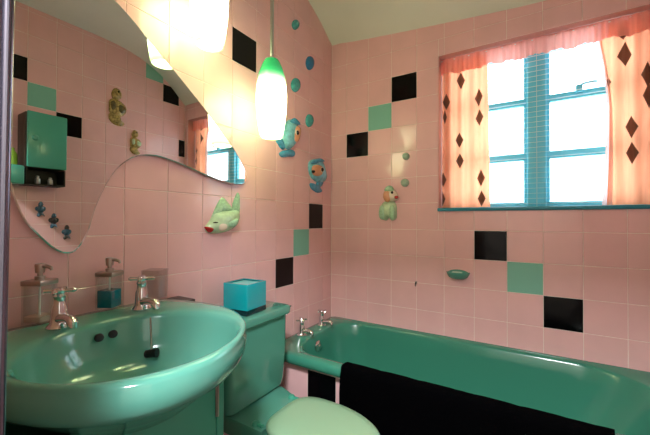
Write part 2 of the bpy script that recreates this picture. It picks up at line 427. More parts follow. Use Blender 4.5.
# ------------------------------------------------------------------ pendants
def shade_mat():
    M = bpy.data.materials.new('green_white_lamp_glass'); M.use_nodes = True; nt = M.node_tree
    for n in list(nt.nodes): nt.nodes.remove(n)
    out = nt.nodes.new('ShaderNodeOutputMaterial'); add = nt.nodes.new('ShaderNodeAddShader')
    em = nt.nodes.new('ShaderNodeEmission'); pr = nt.nodes.new('ShaderNodeBsdfPrincipled')
    tc = nt.nodes.new('ShaderNodeTexCoord'); sp = nt.nodes.new('ShaderNodeSeparateXYZ'); r = nt.nodes.new('ShaderNodeValToRGB'); r2 = nt.nodes.new('ShaderNodeValToRGB')
    nt.links.new(tc.outputs['Generated'], sp.inputs[0]); nt.links.new(sp.outputs['Z'], r.inputs['Fac']); nt.links.new(sp.outputs['Z'], r2.inputs['Fac'])
    e = r.color_ramp.elements
    e[0].position = 0; e[0].color = (.62, 1.0, .36, 1); e[1].position = 1; e[1].color = (.02, .42, .12, 1)
    for p, c in ((.10, (.85, 1.0, .45, 1)), (.60, (1.0, .99, .60, 1)), (.72, (.40, .95, .30, 1)), (.80, (.06, .62, .19, 1))):
        q = e.new(p); q.color = c
    e = r2.color_ramp.elements
    e[0].position = 0; e[0].color = (.12,)*3+(1,); e[1].position = 1; e[1].color = (.02,)*3+(1,)
    for p, c in ((.10, .55), (.22, 1.0), (.55, 1.0), (.68, .45), (.78, .09), (.88, .035)):
        q = e.new(p); q.color = (c, c, c, 1)
    mu = nt.nodes.new('ShaderNodeMath'); mu.operation = 'MULTIPLY'; mu.inputs[1].default_value = LAMP
    nt.links.new(r2.outputs['Color'], mu.inputs[0]); nt.links.new(mu.outputs[0], em.inputs['Strength']); nt.links.new(r.outputs['Color'], em.inputs['Color'])
    r3 = nt.nodes.new('ShaderNodeValToRGB'); r3.color_ramp.elements[0].position = .62; r3.color_ramp.elements[0].color = (.75, .78, .7, 1)
    r3.color_ramp.elements[1].position = .82; r3.color_ramp.elements[1].color = (.02, .36, .12, 1)
    nt.links.new(sp.outputs['Z'], r3.inputs['Fac']); nt.links.new(r3.outputs['Color'], pr.inputs['Base Color']); pr.inputs['Roughness'].default_value = .15
    nt.links.new(em.outputs[0], add.inputs[0]); nt.links.new(pr.outputs[0], add.inputs[1]); nt.links.new(add.outputs[0], out.inputs['Surface'])
    return M
LAMP = 6.8
SHADE = shade_mat()
def pendant(loc, label):
    t = thing('pendant_lamp', label, 'lamp', loc, 'pendant lamps over the basin')
    x, y, z = loc; M = Matrix.Translation((x, y, z))
    h = .335
    prof = [(.047, 0), (.0505, .012), (.0565, .05), (.0625, .10), (.0655, .15), (.0655, .19), (.0625, .23), (.056, .27), (.047, .30), (.038, .322), (.030, .335)]
    mb = MB(); mb.lathe(prof, 0, 40, M, False)
    inner = [(r-.004, max(zz, .002)) for r, zz in prof]
    mb.lathe(inner, 0, 40, M, False)
    b = len(mb.v)
    mb.lathe([(.047, 0), (.043, .002)], 0, 40, M, False)
    mb.lathe([(.030, .335), (.0006, .336)], 0, 40, M, False)
    mb.build('lamp_shade', SHADE, t, ang=60)
    mb = MB(); mb.lathe([(.030, .334), (.029, .338), (.012, .346), (.008, .352)], 0, 24, M); mb.build('shade_cap', STEEL, t)
    zc = CH - .0 - .02
    mb = MB(); mb.tube([(x, y, z+.345), (x, y, zc)], .0085, 0, 12); mb.build('rod', STEEL, t)
    mb = MB(); mb.lathe([(.05, 0), (.05, .008), (.03, .022), (.008, .028)][::-1] and [(.008, -.01), (.03, -.004), (.05, .010), (.05, .022)], 0, 24, Matrix.Translation((x, y, zc))); mb.build('ceiling_rose', STEEL, t)
    return t
pendant((.172, -.806, 1.488), 'lower pendant lamp with green topped white glass shade on a silver rod')
pendant((.150, -1.118, 1.752), 'brighter pendant lamp nearer the mirror, its shade cut off by the top of the photo')

# ------------------------------------------------------------------ free-form mirror
out = [at(px, py, 0, .012) for px, py in [(8,178),(15,200),(25,221),(37,234),(50,246),(60,252),(68,253.5),(76,251),(84,241),(90,228),(96,208),(104,190),(112,176),(122,165),(135,157),(150,155.5),(165,158.5),(185,166),(205,175),(222,181.5),(235,184.5),(243,184),(246.5,179),(245,171),(240,160),(232,146),(222,132),(208,113),(190,90),(170,65),(155,46),(146,36),(135,22),(120,5),(112,-4)]]
oy = [(p.y, p.z) for p in out] + [(-1.45, 1.905), (-1.53, 1.985), (-1.62, 2.02), (-1.70, 1.97), (-1.735, 1.82), (-1.725, 1.60), (-1.69, 1.41), (-1.65, 1.30)]
def smooth_closed(pts, n=4):
    res = []; N = len(pts)
    for i in range(N):
        p0, p1, p2, p3 = [Vector(pts[(i+k-1) % N]) for k in range(4)]
        for s in range(n):
            t = s/n
            res.append(tuple(.5*((2*p1) + (p2-p0)*t + (2*p0-5*p1+4*p2-p3)*t*t + (3*p1-p0-3*p2+p3)*t**3)))
    return res
ol = smooth_closed(oy, 4)
def inset(poly, d):
    N = len(poly); res = []
    for i in range(N):
        a, b, c = Vector(poly[i-1]), Vector(poly[i]), Vector(poly[(i+1) % N])
        t = (c-a).normalized(); nrm = Vector((-t.y, t.x))
        res.append(tuple(b + nrm*d))
    return res
area = sum(ol[i][0]*ol[(i+1) % len(ol)][1]-ol[(i+1) % len(ol)][0]*ol[i][1] for i in range(len(ol)))
sg = 1 if area > 0 else -1
mt = thing('wall_mirror', 'frameless free-form mirror with a curved S-shaped edge above the basin', 'mirror', (.010, -1.2, 1.45), None, math.radians(-.5))
Mr = Matrix.Translation((.010, -1.2, 1.45)) @ Matrix.Rotation(math.radians(-.5), 4, 'Z') @ Matrix.Translation((-.010, 1.2, -1.45))
i1 = inset(ol, .004*sg)
mb = MB(); N = len(ol)
mb.add([Mr @ Vector((.0125, y, z)) for y, z in i1], [tuple(range(N))]); mb.build('mirror_glass', MIRROR, mt, smooth=False)
mb = MB()
mb.loft([[(.0065, y, z) for y, z in ol], [(.0110, y, z) for y, z in ol], [(.0125, y, z) for y, z in i1]], 0, True, False, Mr)
mb.build('bevelled_edge', MEDGE, mt, ang=20)

# ------------------------------------------------------------------ relief helper for ceramic wall plaques
def relief(pts, P, depth, N=7, sub=3, base=0.0, lift=0.0):
    """outline in plane coords -> rounded raised shape; P(u,v,h)"""
    o = smooth_closed(pts, sub) if sub > 1 else pts
    n = len(o); cu = sum(p[0] for p in o)/n; cv = sum(p[1] for p in o)/n
    mb = MB(); rings = [[P(u, v, base-.0005) for u, v in o]]
    for k in range(N+1):
        r = math.cos(k/N*PI/2); hgt = math.sin(k/N*PI/2)
        r = max(r, .02)
        rings.append([P(cu+(u-cu)*r, cv+(v-cv)*r, base+depth*hgt) for u, v in o])
    mb.loft(rings, 0, False, True)
    return mb
PL = lambda u, v, h: (h, u, v)            # left wall: u = y, v = z
PB = lambda u, v, h: (u, -h, v)           # back wall: u = x, v = z
PR = lambda u, v, h: (W-h, u, v)          # right wall
def pl(l): return [(at(x, y, 0, .008).y, at(x, y, 0, .008).z) for x, y in l]
def pbk(l): return [(at(x, y, 1, -.008).x, at(x, y, 1, -.008).z) for x, y in l]
def crop(l, ox, oy, sc): return [(ox+x/sc, oy+y/sc) for x, y in l]
def part(name, l, P, depth, m, par, base=0.0, sub=3): return relief(l, P, depth, 7, sub, base).build(name, m, par, ang=70)

# pale green fish
C1 = lambda l: pl(crop(l, 200, 190, 8.7))
t = thing('fish_plaque', 'pale green ceramic fish with a red mouth hung on the wall below the mirror tip', 'wall plaque', (0, -.92, 1.16))
body = part('body', C1([(52,325),(90,270),(130,205),(190,182),(250,178),(310,170),(345,190),(345,250),(320,310),(250,358),(170,378),(100,378),(62,362)]), PL, .036, FISHG, t)
part('dorsal_fin', C1([(100,265),(150,140),(185,80),(208,62),(250,105),(285,150),(305,180),(230,200),(160,210)]), PL, .014, FISHGD, t)
part('tail_fin', C1([(295,190),(290,130),(300,95),(315,60),(335,22),(350,40),(352,110),(352,180),(345,215),(315,215)]), PL, .014, FISHGD, t)
part('mouth', C1([(40,322),(70,318),(104,332),(98,358),(78,372),(58,352)]), PL, .026, RED, t, .006)
part('eye', C1([(95,282),(115,276),(140,280),(135,287),(112,289),(98,287)]), PL, .008, INK, t, .022, 2)
part('cheek', C1([(130,300),(165,275),(205,285),(210,330),(175,355),(140,345)]), PL, .012, CREAM, t, .025)
part('side_fin', C1([(200,290),(250,260),(300,250),(290,300),(240,325)]), PL, .010, FISHGD, t, .030)
# blue fish 1
C2 = lambda l: pl(crop(l, 270, 110, 4.83))
t = thing('fish_plaque', 'blue ceramic fish with a peach face hung just behind the lower pendant lamp', 'wall plaque', (0, -.45, 1.59), 'blue fish on the left wall')
part('body', C2([(72,72),(88,52),(108,44),(128,62),(140,84),(138,120),(130,150),(112,180),(92,190),(72,178),(60,140),(62,100)]), PL, .034, FISHB, t)
part('face', C2([(104,92),(120,80),(134,92),(132,130),(120,154),(104,150),(98,120)]), PL, .012, PEACH, t, .027)
part('eye_white', C2([(102,106),(111,97),(121,108),(119,126),(108,128)]), PL, .005, CREAM, t, .035, 2)
part('eye', C2([(106,108),(112,102),(118,110),(117,122),(110,124)]), PL, .006, INK, t, .038, 2)
part('side_fin', C2([(28,132),(50,128),(70,150),(76,186),(62,190),(44,168)]), PL, .014, FISHBD, t)
part('tail_fin', C2([(48,212),(60,198),(84,192),(110,190),(126,204),(120,224),(92,226),(62,228)]), PL, .016, FISHBD, t)
part('crest', C2([(88,54),(108,40),(124,52),(138,72),(120,74),(100,66)]), PL, .014, FISHBD, t, .02)
# blue fish 2
t = thing('fish_plaque', 'smaller blue ceramic fish with a curled tail above the black wall tile', 'wall plaque', (0, -.17, 1.40), 'blue fish on the left wall')
part('body', C2([(190,256),(206,240),(238,236),(258,252),(268,284),(276,324),(264,346),(240,352),(214,338),(198,318),(190,290)]), PL, .034, FISHB, t)
part('face', C2([(190,280),(206,266),(236,270),(248,292),(238,316),(212,320),(194,310)]), PL, .012, PEACH, t, .026)
part('eye_white', C2([(224,284),(236,276),(243,290),(238,304),(226,300)]), PL, .005, CREAM, t, .034, 2)
part('eye', C2([(228,284),(236,280),(240,290),(236,300),(229,297)]), PL, .006, INK, t, .037, 2)
part('nose', C2([(189,293),(199,291),(203,298),(199,306),(190,304)]), PL, .012, INK, t, .026, 2)
part('tail_fin', C2([(196,358),(206,352),(222,366),(232,346),(262,338),(258,360),(246,376),(256,394),(234,400),(212,388),(200,374)]), PL, .016, FISHBD, t)
part('crest', C2([(190,258),(206,240),(238,234),(256,250),(232,252),(208,262)]), PL, .014, FISHBD, t, .02)
# puppy / lamb plaque on the back wall
C3 = lambda l: pbk(crop(l, 370, 140, 5.12))
t = thing('animal_plaque', 'pale green ceramic animal with orange ears and a red nose on the window wall', 'wall plaque', (.40, 0, 1.24))
part('body', C3([(58,330),(80,312),(118,312),(134,336),(136,372),(132,404),(108,412),(98,396),(84,412),(62,408),(48,396),(52,362)]), PB, .030, FISHG, t)
part('head', C3([(84,262),(104,250),(126,256),(140,272),(148,292),(140,308),(118,316),(98,312),(84,292)]), PB, .034, CREAM, t, .006)
part('ear', C3([(78,268),(96,260),(112,272),(114,300),(100,318),(84,314),(74,294)]), PB, .018, PEACH, t, .026)
part('hair', C3([(78,256),(88,240),(106,234),(122,244),(124,262),(104,266),(86,268)]), PB, .020, FISHGD, t, .020)
part('nose', C3([(132,290),(144,286),(152,294),(146,303),(134,301)]), PB, .010, RED, t, .030, 2)
part('eye', C3([(116,266),(124,264),(128,272),(122,278),(116,274)]), PB, .008, INK, t, .036, 2)
for l in ([(56,340),(72,336),(80,370),(76,404),(58,404),(50,378)], [(108,340),(126,338),(134,372),(128,404),(108,404),(104,374)]):
    part('leg', C3(l), PB, .014, FISHGD, t, .022)
# bubbles
def bubble(px, py, rx, ry, P, f, m, label, group):
    pts = [(px + rx*math.cos(2*PI*k/20), py + ry*math.sin(2*PI*k/20)) for k in range(20)]
    tag(relief(f(pts), P, .022, 7, 1).build('bubble_plaque', m, ang=70), label, 'wall plaque', group)
gl, gb = 'teal bubbles on the left wall', 'grey green bubbles on the window wall'
bubble(296.2, 24.4, 3.4, 5.2, PL, pl, BUBT, 'topmost and smallest teal ceramic bubble on the left wall', gl)
bubble(310.6, 62.8, 4.0, 7.2, PL, pl, BUBB, 'bluest ceramic bubble near the corner, second from top', gl)
bubble(296.4, 84.8, 4.6, 7.2, PL, pl, BUBT, 'round teal ceramic bubble beside the lower pendant lamp, third from top', gl)
bubble(310.2, 120.4, 3.8, 6.6, PL, pl, BUBT, 'lowest teal ceramic bubble, beside the fish behind the lamp', gl)
bubble(405.6, 156.2, 3.6, 3.8, PB, pbk, BUBG, 'upper grey green ceramic bubble on the window wall', gb)
bubble(404.6, 182.6, 4.2, 4.2, PB, pbk, BUBG, 'lower grey green ceramic bubble just above the animal plaque', gb)

# soap dish on the window wall
p = at(457, 275, 1, -.03)
t = thing('soap_dish', 'small green ceramic soap dish fixed to the window wall', 'soap dish', (p.x, 0, p.z))
def sring(sx, sy, z): return [(p.x + sx*math.cos(PI*k/16), .001 - sy*math.sin(PI*k/16), z) for k in range(17)] + [(p.x - sx + 2*sx*k/6, .001, z) for k in range(1, 6)]
mb = MB(); mb.loft([sring(.030, .020, p.z-.026), sring(.048, .042, p.z-.016), sring(.058, .058, p.z+.004), sring(.060, .060, p.z+.012), sring(.056, .056, p.z+.014), sring(.050, .048, p.z+.006), sring(.030, .028, p.z-.006)], 0, True, True)
mb.build('dish', BASIN, t)
mb = MB(); mb.loft([[(p.x+ .056*math.cos(PI*k/16), .001, p.z+.004+.022*math.sin(PI*k/16)) for k in range(17)], [(p.x+ .052*math.cos(PI*k/16), -.012, p.z+.004+.018*math.sin(PI*k/16)) for k in range(17)]], 0, True, True)
mb.build('back_plate', BASIN, t)
mb = MB(); mb.box((p.x-.026, -.044, p.z+.004), (p.x+.026, -.018, p.z+.018), 0, .006); mb.build('soap_bar', INK if False else mat('pale_soap', (170, 205, 185), .4), t)
# wall hook
p = at(416, 283, 1, -.005)
t = thing('wall_hook', 'tiny metal wall hook left of the soap dish', 'hook', (p.x, 0, p.z))
mb = MB(); mb.box((p.x-.006, -.006, p.z-.008), (p.x+.006, .0, p.z+.010), 0, .002); mb.build('plate', BRONZE, t)
mb = MB(); mb.tube([(p.x, -.004, p.z+.004), (p.x, -.016, p.z+.002), (p.x, -.020, p.z-.008), (p.x, -.014, p.z-.016)], .0028, 0, 8); mb.build('hook', INK, t)

# ------------------------------------------------------------------ bath
bt = thing('bathtub', 'green enamel bathtub along the window wall with chrome taps at its left end', 'bathtub', (.8, -.33, 0))
x0, x1, y0, y1 = .003, W-.003, -.655, -.003
RZ = .500
def ring(l, rgt, fr, bk, r, z): return [(a, b, z) for a, b in rrect(l, rgt, fr, bk, r, 12)]
R_out = [.02, .02, .07, .02]
rings = [ring(x0+.012, x1, y0+.018, y1, R_out, .448), ring(x0, x1, y0+.003, y1, R_out, .456), ring(x0, x1, y0, y1, R_out, .474),
         ring(x0, x1, y0+.005, y1, R_out, .491), ring(x0+.008, x1, y0+.016, y1, R_out, .499), ring(x0+.02, x1, y0+.028, y1, R_out, RZ+.001),
         ring(.098, W-.09, -.606, -.040, [.26, .17, .17, .24], RZ), ring(.104, W-.094, -.602, -.044, [.26, .17, .17, .24], RZ-.003), ring(.110, W-.100, -.596, -.050, [.26, .17, .17, .24], RZ-.014),
         ring(.120, W-.125, -.588, -.060, [.26, .17, .17, .24], .43), ring(.140, W-.20, -.572, -.080, [.25, .16, .16, .23], .28),
         ring(.165, W-.29, -.550, -.105, [.22, .14, .14, .20], .19), ring(.22, W-.37, -.50, -.155, [.16, .12, .12, .14], .155), ring(.34, W-.5, -.40, -.26, [.06, .06, .06, .06], .148)]
mb = MB(); mb.loft(rings, 0, False, True)
mb.build('tub', BATHM, bt, ang=60)
def tap(parent, x, y, z, s, hot, spout_dir=(1, 0, 0)):
    M = Matrix.Translation((x, y, z)) @ Matrix.Diagonal((s, s, s, 1))
    mb = MB(); mb.lathe([(.026, 0), (.0265, .004), (.023, .009), (.019, .014), (.0175, .035), (.0165, .052), (.0135, .060), (.0125, .074), (.015, .079), (.0115, .085)], 0, 28, M)
    t = mb.build('tap', CHROME, parent)
    d = Vector(spout_dir)
    o = Vector((x, y, z))
    mb = MB(); mb.tube([o+d*(.006*s)+Vector((0,0,.024*s)), o+d*(.026*s)+Vector((0,0,.028*s)), o+d*(.050*s)+Vector((0,0,.031*s)), o+d*(.066*s)+Vector((0,0,.029*s)), o+d*(.074*s)+Vector((0,0,.022*s)), o+d*(.075*s)+Vector((0,0,.012*s))],
                       [.014*s, .0125*s, .011*s, .011*s, .0115*s, .0105*s], 0, 16); mb.build('spout', CHROME, t)
    mb = MB()
    mb.lathe([(.010, .084), (.013, .087), (.014, .093), (.011, .099), (.003, .101)], 0, 20, M)
    for k in range(4):
        a = PI/4 + k*PI/2 + hot
        e = Vector((math.cos(a), math.sin(a), 0))
        mb.tube([o+Vector((0,0,.091*s))+e*(.008*s), o+Vector((0,0,.092*s))+e*(.020*s), o+Vector((0,0,.0925*s))+e*(.031*s), o+Vector((0,0,.092*s))+e*(.036*s)], [.0052*s, .0048*s, .0060*s, .002*s], 0, 10)
    mb.build('handle', CHROME, t)
    return t
tap(bt, .056, -.412, RZ, .92, .2); tap(bt, .056, -.205, RZ, .92, .5)
p = at(318, 346, 0, .125)
mb = MB(); MM = Matrix.Translation((.123, p.y, p.z)) @ Matrix.Rotation(PI/2, 4, 'Y')
mb.lathe([(.030, 0), (.030, .004), (.024, .008), (.010, .012), (.009, .020), (.002, .022)], 0, 24, MM); mb.build('overflow', CHROME, bt)
# tiled front of the bath
bp_ = MB(); bp_.box((.0, -.61, 0), (W, -.599, .446), 0)
tiled(bp_, lambda u, v, h: (u, -.61-h, v), .002, W-.002, 0, .450, .234, .430-3*T, {(0, 2): 'k', (2, 1): 'k'})
struct(bp_.build('wall_bath', TM, smooth=False))
# black bath mat over the rim
bmx0, bmx1 = .437, 1.338
path = [(-.596, .478), (-.590, .497), (-.596, .5065), (-.612, .5085), (-.64, .508), (-.656, .504), (-.664, .492), (-.667, .470), (-.667, .40), (-.665, .30), (-.664, .20), (-.664, .12)]
mb = MB(); nn = 40; g = []
for i in range(nn+1):
    x = bmx0 + (bmx1-bmx0)*i/nn
    for k, (y, z) in enumerate(path):
        wob = .0016*math.sin(x*37+k) + .001*math.sin(x*91)
        g.append((x + (.003*math.sin(k*1.3) if i in (0, nn) else 0), y - abs(wob), z + wob*.5))
K = len(path); top = g
th = .008
back = []
for i in range(nn+1):
    for k in range(K):
        a = Vector(path[max(k-1, 0)]); c = Vector(path[min(k+1, K-1)]); tt = (c-a).normalized(); nrm = Vector((-tt.y, tt.x))
        y, z = g[i*K+k][1:]; back.append((g[i*K+k][0], y - abs(0) + (-nrm.x)*-0.0, z))
# give it thickness outwards
outw = []
for i in range(nn+1):
    for k in range(K):
        a = Vector(path[max(k-1, 0)]); c = Vector(path[min(k+1, K-1)]); tt = (c-a).normalized(); nrm = Vector((tt.y, -tt.x))
        e = .35 if i in (0, nn) or k in (0, K-1) else 1
        x, y, z = g[i*K+k]
        outw.append((x, y + nrm.x*th*e*(-1), z + nrm.y*th*e*(-1)))
fs = [(i*K+k, i*K+k+1, (i+1)*K+k+1, (i+1)*K+k) for i in range(nn) for k in range(K-1)]
mb.add(g, fs); mb.add(outw, fs)
B = (nn+1)*K
for i in range(nn):
    for k in (0, K-1): mb.face((i*K+k, (i+1)*K+k, B+(i+1)*K+k, B+i*K+k))
for k in range(K-1):
    for i in (0, nn): mb.face((i*K+k, i*K+k+1, B+i*K+k+1, B+i*K+k))
tag(mb.build('bath_mat', TOWEL, ang=70), 'black bath mat draped over the front rim of the green bathtub', 'bath mat')

# ------------------------------------------------------------------ toilet
TY = -.885
tl = thing('toilet', 'green close-coupled toilet with a closed pale green lid between basin and bath', 'toilet', (.35, TY, 0))
mb = MB()
def cring(x1_, hy, z, r=.03): return [(a, b, z) for a, b in rrect(.004, x1_, TY-.008-hy, TY-.008+hy, r, 6)]
mb.loft([cring(.180, .148, .404, .03), cring(.192, .157, .410, .03), cring(.198, .164, .44), cring(.202, .172, .57), cring(.203, .174, .716)], 0, True, True)
mb.build('cistern', TOILET, tl)
mb = MB(); mb.loft([cring(.211, .180, .715), cring(.217, .185, .721), cring(.219, .187, .740), cring(.216, .184, .750), cring(.206, .176, .753, .028)], 0, True, True)
mb.build('cistern_lid', TOILET, tl)
mb = MB()
mb.tube([(.17, TY+.160, .728), (.17, TY+.196, .732)], .006, 0, 10); mb.ball((.17, TY+.198, .733), .010); mb.tube([(.17, TY+.198, .733), (.19, TY+.202, .737)], [.006, .004], 0, 8)
mb.build('flush_lever', CHROME, tl)
# pan
def egg(xa, xb, hw, z, n=40, c=TY, blunt=.0):
    pts = []; xc = xa + (xb-xa)*.40
    for k in range(n):
        a = 2*PI*k/n; cx_, sy_ = math.cos(a), math.sin(a)
        if cx_ >= 0: x = xc + (xb-xc)*cx_; y = hw*sy_
        else:
            q = 3.4
            x = xc - (xc-xa)*abs(cx_)**(2/q); y = hw*math.copysign(abs(sy_)**(2/q), sy_)
        pts.append((x, c+y, z))
    return pts
mb = MB()
mb.loft([egg(.16, .52, .105, 0), egg(.16, .50, .10, .05), egg(.17, .50, .095, .16), egg(.16, .60, .12, .26), egg(.16, .66, .135, .33), egg(.18, .685, .138, .362), egg(.18, .69, .138, .374), egg(.20, .67, .125, .378)], 0, True, True)
mb.build('pan', TOILET, tl)
mb = MB()     # shelf behind the seat
sh = [(.05, .135), (.20, .136), (.25, .118), (.335, .085)]
def shr(z, e=0): return [(x, TY+w_-e, z) for x, w_ in sh] + [(x, TY-.156+e, z) for x, w_ in sh[::-1]]
mb.loft([shr(.33, .01), shr(.388), shr(.398, .004), shr(.400, .012)], 0, True, True); mb.build('seat_shelf', TOILET, tl)
SY = TY-.018
def eg(xa, xb, hw, z): return egg(xa, xb, hw, z, 48, SY)
mb = MB(); mb.loft([eg(.322, .700, .134, .380), eg(.317, .706, .140, .384), eg(.317, .706, .140, .392), eg(.325, .70, .135, .396)], 0, True, True); mb.build('seat', SEAT, tl)
mb = MB(); mb.loft([eg(.318, .706, .138, .397), eg(.312, .712, .144, .400), eg(.312, .712, .144, .408), eg(.320, .704, .137, .4145), eg(.35, .67, .112, .418), eg(.43, .57, .05, .4195)], 0, True, True)
mb.build('seat_lid', SEAT, tl, ang=60)
for s_ in (-.122, .09):
    mb = MB(); mb.lathe([(.014, .386), (.014, .404), (.010, .410), (.002, .411)], 0, 16, Matrix.Translation((.288, TY+s_-.01, 0)))
    mb.tube([(.290, TY+s_-.01, .400), (.322, TY+s_-.01, .402)], .008, 0, 10); mb.build('hinge', CABIN, tl)

# turquoise glass cube
s = .062
bc = at(245, 317, 2, .754)
cx0, cy0 = bc.x - s, bc.y + s
assert cx0 - s*1.09 > 0, (bc, cx0)
t = thing('glass_cube', 'turquoise glass cube with a thick dark base on the toilet cistern', 'glass cube', (cx0, cy0, .7535), None, math.radians(5))
Mc = Matrix.Translation((cx0, cy0, .7535)) @ Matrix.Rotation(math.radians(5), 4, 'Z')
def sq(h_, z, r): return [(a, b, z) for a, b in rrect(-h_, h_, -h_, h_, r, 4)]
mb = MB(); mb.loft([sq(s-.002, 0, .003), sq(s, .002, .004), sq(s, .020, .004), sq(s, .0215, .004)], 0, True, True, Mc); mb.build('base', DKGLASS, t)
mb = MB(); mb.loft([sq(s, .022, .004), sq(s, .121, .004), sq(s-.001, .123, .004), sq(s-.007, .123, .003), sq(s-.008, .120, .003)], 0, True, False, Mc); mb.build('outer_wall', TEALGLASS, t)
mb = MB(); mb.loft([sq(s-.0085, .116, .003), sq(s-.0085, .030, .003)], 0, True, True, Mc); mb.build('filling', TEALIN, t)
# ------------------------------------------------------------------ vanity and basin
CXF, CYR = .430, -1.288
vc = thing('vanity_cabinet', 'green painted vanity cabinet under the basin with a dark worktop edge', 'cabinet', (.2, -1.54, 0))
mb = MB(); mb.box((.003, -1.790, .0), (.405, -1.772, .735)); mb.box((.003, CYR-.018, 0), (.405, CYR, .735)); mb.box((.003, -1.772, .06), (.405, CYR-.018, .08)); mb.box((.003, -1.772, .08), (.015, CYR-.018, .735))
mb.box((.405, CYR-.024, 0), (CXF, CYR, .742), 0, .003); mb.box((.405, -1.79, 0), (CXF, -1.766, .742), 0, .003); mb.box((.405, -1.766, 0), (CXF-.01, CYR-.024, .07)); 
mb.build('carcass', CABIN, vc, smooth=False)
ym = -1.548
for a, b, hy in ((-1.764, ym-.0015, -1.764), (ym+.0015, CYR-.026, CYR-.025)):
    mb = MB(); mb.box((.410, a, .075), (CXF, b, .738), 0, .004); dr_ = mb.build('door', CABIN, vc)
    mb = MB(); mb.box((CXF, hy-.005, .62), (CXF+.004, hy+.005, .70), 0, .001); mb.tube([(CXF+.004, hy, .62), (CXF+.004, hy, .70)], .003, 0, 8); mb.build('hinge', BRONZE, dr_)
mb = MB(); mb.box((.003, -1.79, .822), (.10, -1.13, .846), 0, .002); mb.build('worktop', WORKTOP, vc)

bs = thing('basin', 'green oval ceramic washbasin with two chrome taps set in the vanity', 'basin', (.33, -1.465, .70))
BCX, BCY = .345, -1.465
NB = 96
OUTL = smooth_closed([(.004,-1.225),(.05,-1.196),(.12,-1.176),(.2,-1.166),(.3,-1.170),(.40,-1.205),(.485,-1.262),(.545,-1.33),(.588,-1.405),(.608,-1.47),(.607,-1.54),(.585,-1.60),(.545,-1.648),(.48,-1.692),(.40,-1.725),(.3,-1.745),(.2,-1.752),(.1,-1.745),(.004,-1.72),(.004,-1.60),(.004,-1.47),(.004,-1.34)], 6)
def out_pt(a, sc=1.0):
    d = Vector((math.cos(a), math.sin(a))); best = 0
    for k in range(len(OUTL)):
        p = Vector(OUTL[k]) - Vector((BCX, BCY)); q = Vector(OUTL[(k+1) % len(OUTL)]) - Vector((BCX, BCY)); e = q - p
        den = d.x*e.y - d.y*e.x
        if abs(den) < 1e-9: continue
        t = (p.x*e.y - p.y*e.x)/den; u = (p.x*d.y - p.y*d.x)/den
        if t > 0 and -1e-6 <= u <= 1+1e-6: best = max(best, t)
    return Vector((BCX, BCY)) + d*best*sc
def in_pt(a, sc=1.0):
    return Vector((BCX+.017 +   .208*math.cos(a)*sc, BCY-.006 + .226*math.sin(a)*sc))
def bring(fn, sc, z): return [(*fn(2*PI*k/NB, sc), z) for k in range(NB)]
def clampx(r): return [(max(x, .004), y, z) for x, y, z in r]
def mixr(t, z): return [(*(out_pt(2*PI*k/NB)*(1-t)+in_pt(2*PI*k/NB)*t), z) for k in range(NB)]
def und(sc, z): return clampx([(BCX-.05 + (p[0]-BCX+.05)*sc, p[1]*sc + BCY*(1-sc), z) for p in bring(out_pt, 1, z)])
rings = [und(.40, .700), und(.62, .718), und(.78, .757), und(.90, .786), und(.972, .799), clampx(bring(out_pt, .994, .812)), clampx(bring(out_pt, 1.0, .828)), clampx(bring(out_pt, .996, .842)), clampx(bring(out_pt, .982, .852)),
         mixr(.18, .8590), mixr(.42, .8620), mixr(.68, .8615), mixr(.90, .8585), bring(in_pt, .995, .854), bring(in_pt, .975, .843), bring(in_pt, .94, .815), bring(in_pt, .875, .776), bring(in_pt, .76, .746), bring(in_pt, .55, .730), bring(in_pt, .28, .723), bring(in_pt, .10, .7215)]
mb = MB(); mb.loft(rings, 0, True, True); mb.build('bowl', BASIN, bs, ang=80)
tap(bs, .130, -1.548, .8605, 1.0, .1); t2 = tap(bs, .130, -1.342, .8605, 1.0, .1)
for yy in (-1.476, -1.442):
    mb = MB(); MM = Matrix.Translation((BCX+.017-.197+.006, yy, .822)) @ Matrix.Rotation(math.radians(72), 4, 'Y')
    mb.lathe([(.0105, -.003), (.0105, .003), (.008, .0042)], 0, 20, MM); mb.build('overflow_hole', DARK, bs)
mb = MB(); mb.lathe([(.026, .7216), (.026, .7245), (.018, .7255), (.014, .7225)], 0, 24, Matrix.Translation((BCX+.014, BCY, 0))); mb.build('waste', CHROME, bs)
# chain stay and plug on its chain, hanging from beside the second tap
mb = MB(); mb.ball((.150, -1.398, .838), .008); mb.tube([(.14, -1.397, .846), (.150, -1.398, .838)], .003, 0, 8); mb.build('chain_stay', CHROME, bs)
pa, pb = at(150.5, 317, 0, .188), at(151.5, 349, 0, .240)
mb = MB(); nb = 26
for k in range(nb):
    f = k/(nb-1); q = pa.lerp(pb, f); mb.ball(q, .0026, 0, 8)
ch = mb.build('plug_chain', BRONZE, bs)
mb = MB(); MM = Matrix.Translation(pb + Vector((0, 0, -.012))) @ Vector((.85, .52, .12)).to_track_quat('Z', 'Y').to_matrix().to_4x4()
mb.lathe([(.008, -.017), (.010, -.015), (.0115, .008), (.0125, .010), (.0125, .016), (.004, .017)], 0, 24, MM); mb.build('plug', RUBBER, ch)

